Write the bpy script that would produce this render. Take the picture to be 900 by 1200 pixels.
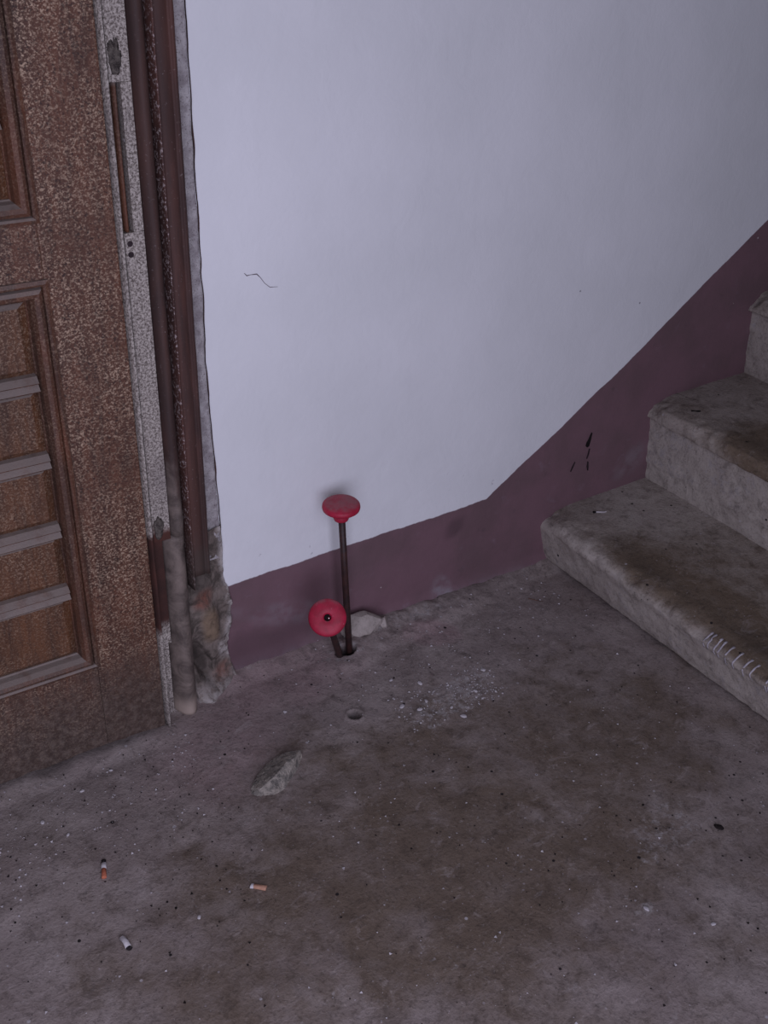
import bpy, bmesh, math, random
import numpy as np
from mathutils import Vector, Matrix

for o in list(bpy.data.objects):
    bpy.data.objects.remove(o)
SC = bpy.context.scene
COL = SC.collection
random.seed(7)

# ------------------------------------------------------------------ camera
cam_d = bpy.data.cameras.new('camera')
cam = bpy.data.objects.new('camera', cam_d)
COL.objects.link(cam)
cam_d.sensor_fit = 'VERTICAL'
cam_d.sensor_height = 36.0
cam_d.lens = 1260.0 / 1200.0 * 36.0
cam_d.clip_start = 0.02
RT, UP, FW = (0.84222, -0.53839, 0.02815), (0.25595, 0.44525, 0.85804), (0.4745, 0.71546, -0.51281)
cam.matrix_world = Matrix(((RT[0], UP[0], -FW[0], 0.0), (RT[1], UP[1], -FW[1], -1.458), (RT[2], UP[2], -FW[2], 1.3), (0, 0, 0, 1)))
SC.camera = cam

# ------------------------------------------------------------------ light
world = bpy.data.worlds.new('hall_light')
SC.world = world
world.use_nodes = True
bg = world.node_tree.nodes['Background']
bg.inputs[0].default_value = (0.78, 0.79, 1.0, 1)
bg.inputs[1].default_value = 0.09


def area(name, loc, target, sx, sy, power, col):
    l = bpy.data.lights.new(name, 'AREA')
    l.shape = 'RECTANGLE'
    l.size, l.size_y, l.energy, l.color = sx, sy, power, col
    o = bpy.data.objects.new(name, l)
    COL.objects.link(o)
    o.location = loc
    d = Vector(target) - Vector(loc)
    o.rotation_euler = d.to_track_quat('-Z', 'Y').to_euler()
    return o


# daylight coming in through the open street doorway behind the photographer
area('entrance_daylight', (-0.12, -1.95, 0.92), (-0.25, 0.0, 0.50), 1.4, 1.8, 36.5, (0.755, 0.755, 1.0))

SC.view_settings.view_transform = 'Standard'
SC.view_settings.look = 'None'
SC.view_settings.exposure = 0.0
SC.view_settings.gamma = 1.0
SC.view_settings.use_curve_mapping = False


# ------------------------------------------------------------------ numpy noise
def _h(ix, iy, s):
    n = (ix.astype(np.int64) * 374761393 + iy.astype(np.int64) * 668265263 + s * 974634777) & 0xFFFFFFFF
    n = ((n ^ (n >> 13)) * 1274126177) & 0xFFFFFFFF
    return ((n ^ (n >> 16)) & 0xFFFF) / 65535.0


def vnoise(x, y, s=0):
    x = np.asarray(x, float); y = np.asarray(y, float)
    ix, iy = np.floor(x), np.floor(y)
    fx, fy = x - ix, y - iy
    fx = fx * fx * (3 - 2 * fx); fy = fy * fy * (3 - 2 * fy)
    a, b = _h(ix, iy, s), _h(ix + 1, iy, s)
    c, d = _h(ix, iy + 1, s), _h(ix + 1, iy + 1, s)
    return (a + (b - a) * fx) * (1 - fy) + (c + (d - c) * fx) * fy


def fbm(x, y, s=0, o=4):
    t, a, n = 0, 1.0, 0
    for i in range(o):
        t = t + a * vnoise(x * 2 ** i, y * 2 ** i, s + 17 * i)
        n += a
        a *= 0.5
    return t / n


def ss(a, b, x):
    t = np.clip((x - a) / (b - a), 0, 1)
    return t * t * (3 - 2 * t)


def blob(x, y, cx, cy, rx, ry, rot=0.0, wob=0.35, s=3, soft=0.5):
    c, n = math.cos(rot), math.sin(rot)
    dx, dy = x - cx, y - cy
    u, v = (dx * c + dy * n) / rx, (-dx * n + dy * c) / ry
    d = np.sqrt(u * u + v * v) + wob * 2 * (fbm(x * 14 + cx * 31, y * 14, s) - 0.5)
    return 1 - ss(1 - soft, 1 + soft, d)


# ------------------------------------------------------------------ object helpers
def link(name, me, mats=(), parent=None, smooth=False):
    o = bpy.data.objects.new(name, me)
    COL.objects.link(o)
    for m in (mats if isinstance(mats, (list, tuple)) else [mats]):
        if m and m.name not in [k.name for k in me.materials]:
            me.materials.append(m)
    if smooth:
        me.polygons.foreach_set('use_smooth', [True] * len(me.polygons))
    if parent:
        o.parent = parent
    return o


def empty(name, loc=(0, 0, 0)):
    o = bpy.data.objects.new(name, None)
    COL.objects.link(o)
    o.empty_display_size = 0.05
    o.location = loc
    return o


def tag(o, label=None, cat=None, group=None, kind=None):
    if label: o['label'] = label
    if cat: o['category'] = cat
    if group: o['group'] = group
    if kind: o['kind'] = kind
    return o


def pydata(name, v, f):
    me = bpy.data.meshes.new(name)
    me.from_pydata([tuple(p) for p in v], [], f)
    me.update()
    return me


def bm_obj(name, bm, mat, parent=None, smooth=False):
    bmesh.ops.recalc_face_normals(bm, faces=bm.faces)
    me = bpy.data.meshes.new(name)
    bm.to_mesh(me)
    bm.free()
    return link(name, me, mat, parent, smooth)


def grid_mesh(name, P, flip=False):
    """P: (n, m, 3) array -> mesh"""
    n, m = P.shape[:2]
    idx = np.arange(n * m).reshape(n, m)
    q = np.stack([idx[:-1, :-1], idx[1:, :-1], idx[1:, 1:], idx[:-1, 1:]], -1).reshape(-1, 4)
    if flip: q = q[:, ::-1]
    me = bpy.data.meshes.new(name)
    me.vertices.add(n * m)
    me.vertices.foreach_set('co', P.reshape(-1).astype(np.float32))
    me.loops.add(q.size)
    me.loops.foreach_set('vertex_index', q.reshape(-1).astype(np.int32))
    me.polygons.add(len(q))
    me.polygons.foreach_set('loop_start', (np.arange(len(q)) * 4).astype(np.int32))
    me.polygons.foreach_set('loop_total', np.full(len(q), 4, np.int32))
    me.update(calc_edges=True)
    me.validate()
    return me


def set_mask(me, arr):
    """arr (nverts,4): dirt, pale, paint, dark"""
    a = me.attributes.new('mask', 'FLOAT_COLOR', 'POINT')
    full = np.zeros((len(me.vertices), 4), np.float32)
    full[:len(arr)] = arr
    a.data.foreach_set('color', full.reshape(-1))


def bevel_box(bm, x0, x1, y0, y1, z0, z1, bev=0.002, seg=2):
    r = bmesh.ops.create_cube(bm, size=1.0)
    vs = r['verts']
    for v in vs:
        v.co = Vector(((x0 + x1) / 2 + v.co.x * (x1 - x0), (y0 + y1) / 2 + v.co.y * (y1 - y0), (z0 + z1) / 2 + v.co.z * (z1 - z0)))
    if bev:
        es = list({e for v in vs for e in v.link_edges})
        bmesh.ops.bevel(bm, geom=es, offset=bev, segments=seg, affect='EDGES', profile=0.6)


def box_obj(name, b, mat, parent, bev=0.002):
    bm = bmesh.new()
    bevel_box(bm, *b, bev=bev)
    return bm_obj(name, bm, mat, parent)


def lathe(bm, prof, M, seg=32, capped=True):
    rings = []
    for r, z in prof:
        if r < 1e-6:
            rings.append([bm.verts.new(M @ Vector((0, 0, z)))])
        else:
            rings.append([bm.verts.new(M @ Vector((r * math.cos(2 * math.pi * k / seg), r * math.sin(2 * math.pi * k / seg), z))) for k in range(seg)])
    for a, b in zip(rings[:-1], rings[1:]):
        for k in range(seg):
            k2 = (k + 1) % seg
            if len(a) == 1 and len(b) == 1: continue
            if len(a) == 1: bm.faces.new((a[0], b[k], b[k2]))
            elif len(b) == 1: bm.faces.new((a[k], a[k2], b[0]))
            else: bm.faces.new((a[k], a[k2], b[k2], b[k]))
    if capped:
        for R in (rings[0], rings[-1]):
            if len(R) > 1: bm.faces.new(R)


def axis_matrix(p, d, spin=0):
    q = Vector(d).normalized().to_track_quat('Z', 'Y')
    return Matrix.Translation(p) @ q.to_matrix().to_4x4() @ Matrix.Rotation(spin, 4, 'Z')


# ------------------------------------------------------------------ material helpers
class NT:
    def __init__(s, name, rough=0.8, spec=0.3):
        s.m = bpy.data.materials.new(name)
        s.m.use_nodes = True
        s.t = s.m.node_tree
        s.b = s.t.nodes['Principled BSDF']
        s.b.inputs['Roughness'].default_value = rough
        s.b.inputs['Specular IOR Level'].default_value = spec
        s.tc = s.t.nodes.new('ShaderNodeTexCoord')
        s.co = s.tc.outputs['Object']

    def put(s, sock, v):
        if isinstance(v, bpy.types.NodeSocket): s.t.links.new(v, sock)
        elif isinstance(v, (tuple, list)) and len(v) == 3 and sock.type == 'RGBA': sock.default_value = (*v, 1)
        else: sock.default_value = v

    def mapping(s, scale=(1, 1, 1), rot=(0, 0, 0), loc=(0, 0, 0)):
        n = s.t.nodes.new('ShaderNodeMapping')
        s.put(n.inputs['Vector'], s.co)
        n.inputs['Scale'].default_value = scale
        n.inputs['Rotation'].default_value = rot
        n.inputs['Location'].default_value = loc
        return n.outputs[0]

    def noise(s, scale, detail=4, rough=0.55, dist=0.0, vec=None):
        n = s.t.nodes.new('ShaderNodeTexNoise')
        s.put(n.inputs['Vector'], vec or s.co)
        n.inputs['Scale'].default_value = scale
        n.inputs['Detail'].default_value = detail
        n.inputs['Roughness'].default_value = rough
        n.inputs['Distortion'].default_value = dist
        return n.outputs['Fac']

    def ramp(s, v, a, b, lo=0.0, hi=1.0):
        n = s.t.nodes.new('ShaderNodeMapRange')
        n.interpolation_type = 'SMOOTHSTEP'
        s.put(n.inputs[0], v)
        for i, q in enumerate((a, b, lo, hi)): s.put(n.inputs[i + 1], q)
        return n.outputs[0]

    def math(s, op, a, b=0.0, c=0.0):
        n = s.t.nodes.new('ShaderNodeMath')
        n.operation = op
        s.put(n.inputs[0], a); s.put(n.inputs[1], b); s.put(n.inputs[2], c)
        return n.outputs[0]

    def mix(s, f, a, b, mode='MIX'):
        n = s.t.nodes.new('ShaderNodeMix')
        n.data_type = 'RGBA'
        n.blend_type = mode
        s.put(n.inputs[0], f); s.put(n.inputs[6], a); s.put(n.inputs[7], b)
        return n.outputs[2]

    def specks(s, scale, size, keep, vec=None):
        """sparse little spots: 1 inside a spot. keep = fraction of cells with a spot"""
        n = s.t.nodes.new('ShaderNodeTexVoronoi')
        s.put(n.inputs['Vector'], vec or s.co)
        n.inputs['Scale'].default_value = scale
        sp = s.t.nodes.new('ShaderNodeSeparateColor')
        s.put(sp.inputs[0], n.outputs['Color'])
        k = s.math('LESS_THAN', sp.outputs[0], keep)
        rad = s.math('MULTIPLY', sp.outputs[1], size)
        d = s.ramp(n.outputs['Distance'], s.math('MULTIPLY', rad, 0.7), s.math('ADD', rad, 0.02), 1.0, 0.0)
        return s.math('MULTIPLY', k, d)

    def xyz(s):
        n = s.t.nodes.new('ShaderNodeSeparateXYZ')
        s.put(n.inputs[0], s.co)
        return n.outputs

    def mask(s):
        n = s.t.nodes.new('ShaderNodeAttribute')
        n.attribute_name = 'mask'
        sp = s.t.nodes.new('ShaderNodeSeparateColor')
        s.put(sp.inputs[0], n.outputs['Color'])
        return sp.outputs[0], sp.outputs[1], sp.outputs[2], n.outputs['Alpha']

    def nz(s):
        g = s.t.nodes.new('ShaderNodeNewGeometry')
        n = s.t.nodes.new('ShaderNodeSeparateXYZ')
        s.put(n.inputs[0], g.outputs['Normal'])
        return n.outputs[2]

    def bump(s, h, dist=0.002, strength=0.6):
        n = s.t.nodes.new('ShaderNodeBump')
        n.inputs['Strength'].default_value = strength
        n.inputs['Distance'].default_value = dist
        s.put(n.inputs['Height'], h)
        s.put(s.b.inputs['Normal'], n.outputs[0])

    def done(s, col, rough=None):
        s.put(s.b.inputs['Base Color'], col)
        if rough is not None: s.put(s.b.inputs['Roughness'], rough)
        return s.m


def lin(r, g, b):
    f = lambda c: (c / 255 / 12.92) if c / 255 <= 0.04045 else ((c / 255 + 0.055) / 1.055) ** 2.4
    return (f(r), f(g), f(b))


# ------------------------------------------------------------------ materials
def mat_wall():
    n = NT('plaster_paint', 0.7, 0.25)
    x, y, z = n.xyz()
    big = n.noise(3.0, 5)
    fine = n.noise(60, 5, 0.6)
    white = n.mix(n.ramp(big, 0.3, 0.75), (0.70, 0.70, 0.70), (0.77, 0.765, 0.77))
    streak = n.noise(9, 5, 0.6, 0.4, n.mapping((3.0, 1, 0.5)))
    white = n.mix(n.ramp(streak, 0.56, 0.80, 0, 0.16), white, (0.58, 0.58, 0.57))
    grime = n.math('MULTIPLY', n.ramp(n.noise(55, 3, 0.6), 0.66, 0.72), n.ramp(z, 0.35, 0.2, 0.0, 0.6))
    white = n.mix(grime, white, (0.38, 0.37, 0.38))
    white = n.mix(n.specks(30, 0.06, 0.05), white, (0.3, 0.29, 0.3))
    # painted skirting band: three straight runs joined (flat along the floor, then up the stairs)
    l1 = n.math('MULTIPLY_ADD', x, 0.0222, 0.185)
    l2 = n.math('MULTIPLY_ADD', x, 0.658, 0.2119 - 0.658 * 1.2142)
    l3 = n.math('MULTIPLY_ADD', x, 0.712, 0.4173 - 0.712 * 1.5262)
    top = n.math('MAXIMUM', l1, n.math('MAXIMUM', l2, l3))
    wob = n.math('MULTIPLY_ADD', n.noise(45, 4, 0.6), 0.006, -0.003)
    wob2 = n.math('MULTIPLY_ADD', n.noise(5, 2), 0.012, -0.006)
    d = n.math('SUBTRACT', n.math('ADD', top, n.math('ADD', wob, wob2)), z)
    band = n.ramp(d, -0.0012, 0.0012)
    pur = n.mix(n.ramp(n.noise(7, 5, 0.6), 0.35, 0.7), lin(119, 91, 97), lin(107, 85, 88))
    pur = n.mix(n.ramp(n.noise(22, 5, 0.65, 0.6), 0.58, 0.8, 0, 0.45), pur, lin(136, 118, 128))
    pur = n.mix(n.ramp(n.noise(16, 4, 0.6), 0.62, 0.72, 0, 0.4), pur, lin(80, 70, 72))
    pur = n.mix(n.specks(55, 0.10, 0.05), pur, lin(190, 180, 180))
    dirt, pale, paint, dark = n.mask()
    pur = n.mix(n.math('MULTIPLY', pale, n.ramp(n.noise(30, 5), 0.35, 0.6)), pur, lin(140, 132, 136))
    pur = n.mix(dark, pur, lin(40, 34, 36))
    col = n.mix(band, white, pur)
    h = n.math('ADD', n.math('MULTIPLY', n.noise(14, 6, 0.6, 0.4), 1.0), n.math('MULTIPLY', fine, 0.25))
    n.bump(h, 0.004, 0.5)
    return n.done(col, n.ramp(band, 0, 1, 0.75, 0.55))


def mat_cement(name, ga, gb, brown, bump=0.0035):
    n = NT(name, 0.85, 0.25)
    dirt, pale, paint, dark = n.mask()
    a = n.noise(4.5, 6, 0.65, 0.5)
    b = n.noise(28, 6, 0.7, 0.4)
    f = n.noise(170, 4, 0.7)
    col = n.mix(n.ramp(a, 0.32, 0.68), ga, gb)
    d2 = n.ramp(n.math('ADD', dirt, n.math('ADD', n.math('MULTIPLY_ADD', b, 0.9, -0.45), n.math('MULTIPLY_ADD', n.noise(11, 6, 0.7, 0.6), 0.9, -0.45))), 0.05, 1.0)
    col = n.mix(d2, col, brown)
    col = n.mix(n.math('MULTIPLY', paint, n.ramp(n.noise(16, 5, 0.7), 0.3, 0.6, 0.45, 1.0)), col, lin(154, 132, 130))
    pf = n.ramp(n.math('ADD', pale, n.math('MULTIPLY_ADD', n.noise(75, 5, 0.7), 2.6, -1.3)), 0.45, 1.0)
    col = n.mix(pf, col, lin(160, 152, 148))
    # gritty mottling
    col = n.mix(n.ramp(b, 0.50, 0.72, 0, 0.7), col, n.mix(0.5, col, lin(50, 42, 40)))
    col = n.mix(n.ramp(n.noise(60, 5, 0.7, 0.8), 0.56, 0.70, 0, 0.7), col, n.mix(0.55, col, lin(48, 40, 38)))
    col = n.mix(n.ramp(f, 0.50, 0.70, 0, 0.55), col, n.mix(0.55, col, lin(40, 33, 31)))
    col = n.mix(n.ramp(n.noise(36, 6, 0.75, 1.0), 0.54, 0.66, 0, 0.6), col, n.mix(0.5, col, lin(52, 43, 39)))
    col = n.mix(n.ramp(n.noise(20, 6, 0.75, 0.8, n.mapping((1, 1.7, 1), (0, 0, 0.5))), 0.55, 0.70, 0, 0.6), col, n.mix(0.45, col, lin(186, 174, 170)))
    col = n.mix(n.ramp(n.noise(120, 4, 0.75, 0.3), 0.58, 0.72, 0, 0.65), col, n.mix(0.5, col, lin(180, 168, 160)))
    col = n.mix(n.specks(60, 0.22, 0.10), col, lin(38, 32, 32))
    col = n.mix(n.math('MULTIPLY', n.specks(48, 0.16, 0.09), 0.8), col, lin(178, 172, 172))
    col = n.mix(n.math('MULTIPLY', n.specks(110, 0.25, 0.10), 0.6), col, lin(160, 150, 150))
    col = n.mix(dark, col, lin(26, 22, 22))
    n.bump(n.math('ADD', b, n.math('MULTIPLY', f, 0.7)), bump, 0.65)
    return n.done(col)


def mat_wood(name, a, b, fleck=0.6, dust=0.85, grime=True, rough=0.6, floor_dirt=0.0):
    n = NT(name, rough, 0.35)
    x, y, z = n.xyz()
    g = n.noise(14, 5, 0.6, 0.8, n.mapping((3.2, 1, 0.35)))
    col = n.mix(n.ramp(g, 0.3, 0.72), a, b)
    col = n.mix(n.ramp(n.noise(5, 4), 0.45, 0.75, 0, 0.6), col, n.mix(0.6, col, (0.012, 0.008, 0.007)))
    lump = n.ramp(n.noise(9, 6, 0.7), 0.30, 0.66, 0.2, 1.0)
    fl = n.noise(240, 5, 0.75, 0.0, n.mapping((1, 1, 1.3)))
    fl2 = n.noise(420, 2, 0.6, 0.3)
    fac = n.math('MULTIPLY', n.ramp(n.math('MULTIPLY_ADD', fl2, 0.35, n.math('MULTIPLY', fl, 0.75)), 0.52, 0.68), n.math('MULTIPLY', lump, fleck))
    col = n.mix(fac, col, lin(188, 162, 136))
    fl3 = n.ramp(n.noise(300, 2, 0.5), 0.56, 0.68, 0, 0.75 * min(1, fleck * 1.6))
    col = n.mix(fl3, col, n.mix(0.75, col, (0.008, 0.006, 0.006)))
    col = n.mix(n.specks(22, 0.09, 0.12), col, lin(205, 195, 195))
    if grime:
        gz = n.math('ADD', z, n.math('MULTIPLY_ADD', n.noise(18, 4, 0.65), 0.16, -0.08))
        col = n.mix(n.ramp(gz, 0.26, 0.03, 0, 0.85), col, n.mix(n.ramp(n.noise(70, 5, 0.7), 0.4, 0.65), lin(62, 50, 44), lin(92, 80, 72)))
    up = n.math('MULTIPLY', n.ramp(n.nz(), 0.2, 0.7), dust)
    up = n.math('MULTIPLY', up, n.ramp(n.noise(40, 4), 0.25, 0.5, 0.6, 1.0))
    col = n.mix(up, col, lin(130, 118, 110))
    n.bump(n.math('ADD', fl, g), 0.0012, 0.6)
    return n.done(col)


def mat_simple(name, a, b, scale=20, rough=0.7, bump=0.001, spec=0.3, fleck=None, fs=0.5, metal=0.0):
    n = NT(name, rough, spec)
    f = n.noise(scale, 5, 0.65, 0.3)
    col = n.mix(n.ramp(f, 0.32, 0.68), a, b)
    if fleck:
        col = n.mix(n.ramp(n.noise(scale * 7, 4, 0.7), 0.55, 0.7, 0, fs), col, fleck)
    n.b.inputs['Metallic'].default_value = metal
    n.bump(n.noise(scale * 3, 5, 0.65), bump, 0.6)
    return n.done(col)


def mat_red():
    n = NT('worn_red_paint', 0.55, 0.4)
    f = n.noise(60, 5, 0.65, 0.3)
    col = n.mix(n.ramp(f, 0.3, 0.7), lin(176, 32, 62), lin(150, 26, 50))
    col = n.mix(n.ramp(n.noise(150, 4, 0.7), 0.60, 0.75, 0, 0.4), col, lin(196, 120, 130))
    dust = n.math('MULTIPLY', n.ramp(n.nz(), 0.75, 1.0), n.ramp(n.noise(45, 5, 0.65, 0.3), 0.35, 0.62, 0.1, 0.7))
    col = n.mix(dust, col, lin(142, 92, 96))
    n.bump(f, 0.0008, 0.5)
    return n.done(col)


def mat_dusty():
    """frame strip: grey mortar dust over brown paint, worn bare lower down"""
    n = NT('dust_crusted_paint', 0.85, 0.2)
    x, y, z = n.xyz()
    sp = n.noise(300, 4, 0.75)
    br = n.mix(n.ramp(n.noise(12, 4), 0.3, 0.7), lin(84, 52, 44), lin(58, 40, 36))
    gr = n.mix(n.ramp(sp, 0.36, 0.64), lin(92, 82, 76), lin(184, 174, 164))
    gr = n.mix(n.ramp(n.noise(7, 4), 0.5, 0.75, 0, 0.6), gr, lin(104, 94, 92))
    cover = n.math('ADD', n.ramp(z, 0.36, 0.44, 0.1, 0.95), n.math('MULTIPLY_ADD', n.noise(30, 5, 0.7), 0.6, -0.3))
    foot = n.ramp(z, 0.26, 0.16, 0, 0.8)
    cover = n.ramp(n.math('MAXIMUM', cover, foot), 0.3, 0.6)
    col = n.mix(cover, br, gr)
    col = n.mix(n.specks(26, 0.12, 0.15), col, lin(215, 208, 208))
    n.bump(sp, 0.0015, 0.7)
    return n.done(col)


def mat_roundwood():
    """half-round of the frame: dark brown paint, worn grey near the floor"""
    n = NT('dark_brown_frame_paint', 0.7, 0.3)
    x, y, z = n.xyz()
    br = n.mix(n.ramp(n.noise(10, 5, 0.6, 0.5, n.mapping((4, 1, 0.5))), 0.3, 0.7), lin(80, 56, 49), lin(56, 42, 39))
    gr = n.mix(n.ramp(n.noise(25, 6, 0.7, 0.6), 0.3, 0.7), lin(128, 114, 105), lin(78, 68, 63))
    w = n.math('ADD', z, n.math('MULTIPLY_ADD', n.noise(14, 5, 0.65, 0.2, n.mapping((2, 1, 0.5))), 0.30, -0.15))
    col = n.mix(n.ramp(w, 0.52, 0.40), br, gr)
    col = n.mix(n.ramp(z, 0.05, 0.015, 0, 0.7), col, lin(176, 158, 144))
    col = n.mix(n.ramp(n.noise(240, 4, 0.7), 0.62, 0.75, 0, 0.5), col, lin(150, 138, 136))
    col = n.mix(n.specks(30, 0.10, 0.12), col, lin(200, 190, 190))
    n.bump(n.noise(30, 5), 0.0012, 0.5)
    return n.done(col)


def mat_framebrown(name='red_brown_frame_paint', edge=0.25):
    n = NT(name, 0.7, 0.3)
    col = n.mix(n.ramp(n.noise(9, 5, 0.6, 0.5, n.mapping((4, 1, 0.5))), 0.3, 0.7), lin(86, 56, 48), lin(58, 41, 37))
    col = n.mix(n.ramp(n.noise(200, 4, 0.75), 0.66 - 0.16 * edge, 0.74 - 0.14 * edge, 0, edge), col, lin(176, 160, 156))
    col = n.mix(n.specks(30, 0.08, 0.12), col, lin(205, 195, 195))
    x, y, z = n.xyz()
    col = n.mix(n.ramp(n.math('ADD', z, n.math('MULTIPLY_ADD', n.noise(20, 4), 0.2, -0.1)), 0.42, 0.26, 0, 0.7), col, lin(70, 60, 54))
    n.bump(n.noise(35, 5), 0.0012, 0.5)
    return n.done(col)


def mat_rubble():
    n = NT('broken_plaster', 0.9, 0.15)
    tan, pal, red, drk = n.mask()
    a = n.noise(34, 6, 0.7, 0.8)
    col = n.mix(n.ramp(a, 0.35, 0.62), lin(78, 70, 64), lin(122, 110, 102))
    col = n.mix(n.math('MULTIPLY', tan, 0.85), col, lin(132, 112, 92))
    col = n.mix(n.math('MULTIPLY', red, n.ramp(a, 0.35, 0.6, 0.2, 0.8)), col, lin(126, 78, 64))
    col = n.mix(n.math('MULTIPLY', pal, n.ramp(n.noise(60, 5, 0.7), 0.38, 0.55)), col, lin(178, 170, 164))
    col = n.mix(n.math('MULTIPLY', drk, 0.75), col, lin(48, 42, 38))
    col = n.mix(n.ramp(n.noise(120, 4, 0.7), 0.55, 0.75, 0, 0.6), col, lin(48, 42, 40))
    n.bump(n.noise(60, 6, 0.7), 0.004, 0.8)
    return n.done(col)


M_WALL = mat_wall()
M_FLOOR = mat_cement('dirty_cement_floor', lin(156, 144, 138), lin(136, 123, 118), lin(108, 93, 80))
M_STEP = mat_cement('worn_cement_step', lin(176, 166, 156), lin(158, 147, 138), lin(112, 96, 80))
M_WOOD = mat_wood('speckled_brown_wood', lin(94, 58, 41), lin(68, 43, 32), 0.82)
M_PANEL = mat_wood('brown_panel_wood', lin(96, 60, 36), lin(66, 42, 28), 0.42)
M_MOULD = mat_wood('brown_moulding_wood', lin(96, 58, 40), lin(62, 44, 36), 0.25)
M_DUSTY = mat_dusty()
M_ROUND = mat_roundwood()
M_FRAME = mat_framebrown()
M_FRBEAD = mat_framebrown('chipped_frame_bead_paint', 0.8)
M_PLSTRIP = mat_simple('bare_plaster_strip', lin(176, 170, 168), lin(138, 130, 130), 60, 0.9, 0.004, 0.2, lin(70, 58, 52), 0.95)
M_RUBBLE = mat_rubble()
M_RED = mat_red()
M_ROD = mat_simple('rusty_dark_iron', lin(62, 36, 32), lin(40, 27, 27), 60, 0.55, 0.0008, 0.4, lin(92, 56, 46), 0.4)
M_STEEL = mat_simple('bright_worn_steel', (0.75, 0.73, 0.70), (0.55, 0.53, 0.5), 80, 0.25, 0.0003, 0.5, None, 0, 1.0)
M_STONE = mat_simple('grey_stone', lin(166, 156, 144), lin(106, 101, 95), 90, 0.85, 0.008, 0.25, lin(46, 43, 40), 0.8)
M_MORTAR = mat_simple('pale_mortar', lin(176, 164, 156), lin(150, 140, 132), 40, 0.9, 0.003, 0.2, lin(84, 76, 76), 0.5)
M_CHIP = mat_simple('white_plaster_chip', lin(196, 190, 190), lin(164, 156, 156), 90, 0.9, 0.001, 0.2)
M_DARK = mat_simple('dark_crack', (0.012, 0.010, 0.010), (0.02, 0.017, 0.017), 60, 0.95, 0.001, 0.05)
M_DARKLUMP = mat_simple('dark_lump_crust', lin(104, 96, 88), lin(52, 46, 44), 120, 0.95, 0.003, 0.1, lin(160, 150, 142), 0.5)
M_FAINT = mat_simple('faint_crack', lin(120, 110, 112), lin(86, 78, 80), 60, 0.95, 0.001, 0.05)
M_CRACK = mat_simple('hairline_crack', lin(62, 52, 54), lin(48, 40, 42), 60, 0.95, 0.001, 0.05)
M_FILTER = mat_simple('orange_filter_paper', lin(186, 110, 82), lin(160, 92, 70), 200, 0.8, 0.0003, 0.2)
M_TAN = mat_simple('tan_filter_paper', lin(184, 142, 118), lin(164, 122, 100), 200, 0.8, 0.0003, 0.2)
M_PAPER = mat_simple('white_cigarette_paper', lin(206, 200, 200), lin(180, 174, 174), 200, 0.8, 0.0003, 0.2)
M_ASH = mat_simple('burnt_ash', lin(54, 48, 48), lin(30, 27, 27), 300, 0.95, 0.0005, 0.1)
M_TWIG = mat_simple('dry_wood_splinter', lin(110, 84, 72), lin(78, 58, 52), 120, 0.85, 0.0005, 0.2)
M_DARKCH = mat_simple('dark_dirt_crumb', lin(44, 37, 36), lin(30, 26, 26), 120, 0.95, 0.001, 0.1)
M_DRIP = mat_simple('white_paint_drip', lin(190, 184, 188), lin(160, 152, 158), 120, 0.6, 0.0004, 0.35)


# ------------------------------------------------------------------ floor
def axis(parts):
    out = [np.array([parts[0][0]])]
    for a, b, st in parts:
        n = max(1, int(round((b - a) / st)))
        out.append(np.linspace(a, b, n + 1)[1:])
    return np.concatenate(out)


HX, HY = 0.8535, -0.0545          # the hole that the two rods come out of
DX, DY = 0.7762, -0.2150          # small round dent


def floor_h(X, Y):
    z = 0.006 * (fbm(X * 4, Y * 4, 1) - 0.5) + 0.005 * (fbm(X * 22, Y * 22, 5, 5) - 0.5)
    # rough cement run up against the foot of the wall
    e = fbm(X * 18, X * 0 + 3, 9)
    z += 0.014 * ss(-0.045 - 0.02 * e, 0.0, Y) * (0.5 + e)
    z += 0.010 * blob(X, Y, 1.06, -0.04, 0.17, 0.035, 0, 0.5, 8) * (0.4 + fbm(X * 40, Y * 40, 4))
    z += 0.006 * blob(X, Y, HX, HY - 0.01, 0.06, 0.035, 0, 0.4, 6)
    z += 0.004 * blob(X, Y, 0.96, -0.25, 0.12, 0.05, 0.2, 0.6, 7) * fbm(X * 70, Y * 70, 2)
    # drift of dirt along the bottom of the door
    z += 0.010 * (1 - ss(-0.10, -0.075, -np.abs(Y + 0.08) * 1.0 - 0.05)) * 0
    z += 0.012 * ss(-0.125, -0.07, Y) * (1 - ss(0.40, 0.5, X)) * (0.3 + fbm(X * 25, Y * 25, 12))
    rod = np.sqrt(((X - HX) / 0.019) ** 2 + ((Y - HY) / 0.012) ** 2) + 0.5 * (fbm(X * 90, Y * 90, 21) - 0.5)
    z -= 0.030 * (1 - ss(0.8, 1.15, rod))
    dd = np.sqrt(((X - DX) / 0.0125) ** 2 + ((Y - DY) / 0.0135) ** 2)
    z += -0.010 * (1 - ss(0.75, 1.05, dd)) + 0.0025 * np.exp(-((dd - 1.2) / 0.2) ** 2)
    return z


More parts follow.
